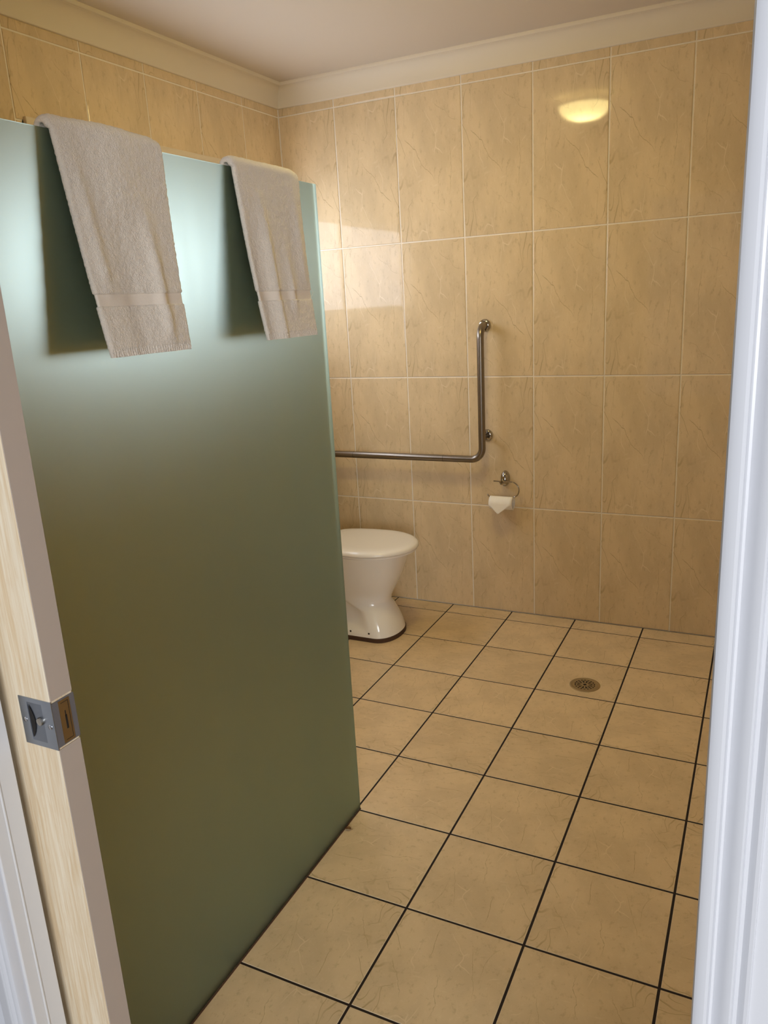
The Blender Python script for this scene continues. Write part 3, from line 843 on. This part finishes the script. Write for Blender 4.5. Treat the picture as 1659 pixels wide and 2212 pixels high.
# ------------------------------------------------------------------ floor drain
drain = thing('floor_drain', (DX, DY, 0.0), 'round tarnished metal floor drain in a tile by the back wall', 'floor drain')
b = MB(); b.lathe([(DR, 0.0003), (DR, 0.0010), (DR - 0.002, 0.0018), (DR - 0.009, 0.0020), (DR - 0.010, 0.0014), (DR - 0.0145, 0.0012)], (DX, DY, 0), (0, 0, 1), 48, caps=False)
b.build('rim', M['drain_metal'], drain, smooth=True, angle=math.radians(45))
b = MB(); b.lathe([(DR - 0.010, 0.0002), (DR - 0.010, 0.0006)], (DX, DY, 0), (0, 0, 1), 40)
b.build('sump', M['black'], drain)
# grate: concentric rings and spokes with open slots between them
def annulus(m, r0, r1, n=40, z0=0.0008, z1=0.0017):
    P = lambda r, z, k: (DX + r * math.cos(2 * math.pi * k / n), DY + r * math.sin(2 * math.pi * k / n), z)
    m.quad_grid([[P(r0, z0, k) for k in range(n)], [P(r0, z1, k) for k in range(n)], [P(r1, z1, k) for k in range(n)], [P(r1, z0, k) for k in range(n)]], close=True)
def spoke(m, r0, r1, a, w0, w1, z0=0.0008, z1=0.00165):
    c, s = math.cos(a), math.sin(a)
    pts = [(r0, -w0), (r1, -w1), (r1, w1), (r0, w0)]
    m.loft([[(DX + r * c - t * s, DY + r * s + t * c, z) for r, t in pts] for z in (z0, z1)])
b = MB()
annulus(b, 0.0385, 0.0470); annulus(b, 0.0295, 0.0330); annulus(b, 0.0075, 0.0135)
for k in range(18): spoke(b, 0.0325, 0.0390, 2 * math.pi * (k + 0.5) / 18, 0.0022, 0.0024)
for k in range(12): spoke(b, 0.0130, 0.0300, 2 * math.pi * (k + 0.3) / 12, 0.0024, 0.0032)
for k in range(6): spoke(b, 0.0055, 0.0080, 2 * math.pi * k / 6, 0.0012, 0.0026)
b.build('grate', M['drain_metal'], drain)

# ------------------------------------------------------------------ ceiling light (seen mirrored in the back wall)
LX, LY = 0.865, -1.13
lamp = thing('ceiling_light', (LX, LY, ZC), 'lit warm glass dome ceiling light, mirrored in the back wall tiles', 'ceiling light')
b = MB(); b.lathe([(0.105, 0.0), (0.105, 0.018), (0.098, 0.026), (0.0, 0.026)], (LX, LY, ZC), (0, 0, -1), 40)
b.build('base_ring', M['lamp_base'], lamp, smooth=True)
b = MB(); b.lathe([(0.126, 0.028), (0.134, 0.029), (0.135, 0.031), (0.135, 0.043), (0.131, 0.045)], (LX, LY, ZC), (0, 0, -1), 48, caps=False)
b.build('rim', M['lamp_base'], lamp, smooth=True)
b = MB(); pr = [(0.131, 0.044)]
for i in range(1, 9):
    a = math.radians(11.25 * i); pr.append((0.130 * math.cos(a) ** 0.85 + 0.0005, 0.045 + 0.068 * math.sin(a)))
b.lathe(pr, (LX, LY, ZC), (0, 0, -1), 28)
b.build('glass_dome', M['dome'], lamp, smooth=True, angle=math.radians(70))
for k in range(3):
    a = math.radians(78 + 120 * k); ca, sa = math.cos(a), math.sin(a)
    b = MB()
    for (r0, r1, h0, h1) in ((0.100, 0.134, 0.022, 0.027), (0.131, 0.135, 0.022, 0.046)):
        b.loft([[(LX + r * ca - w * sa, LY + r * sa + w * ca, ZC - h) for r, w in ((r0, -0.006), (r1, -0.006), (r1, 0.006), (r0, 0.006))] for h in (h0, h1)])
    b.build('clip', M['chrome'], lamp)

# ------------------------------------------------------------------ small dry leaf at the foot of the screen
b = MB()
rows = []
for i in range(7):
    t = i / 6
    w = 0.0062 * math.sin(math.pi * (0.12 + 0.8 * t))
    rows.append([(0.8085 + 0.016 * t, -1.690 + w * s + 0.003 * t, 0.0008 + 0.0045 * abs(s) + 0.002 * math.sin(3 * t)) for s in (-1, -0.5, 0, 0.5, 1)])
b.quad_grid(rows)
b.tube([(0.8240, -1.687, 0.002), (0.829, -1.686, 0.0040), (0.831, -1.6865, 0.006)], 0.0006, 6)
lf = b.build('dry_leaf', M['leaf'], loc=(0.815, -1.689, 0.0))
tag(lf, 'tiny curled brown leaf on the floor against the glass screen', 'leaf')
sm = lf.modifiers.new('thickness', 'SOLIDIFY'); sm.thickness = 0.0005
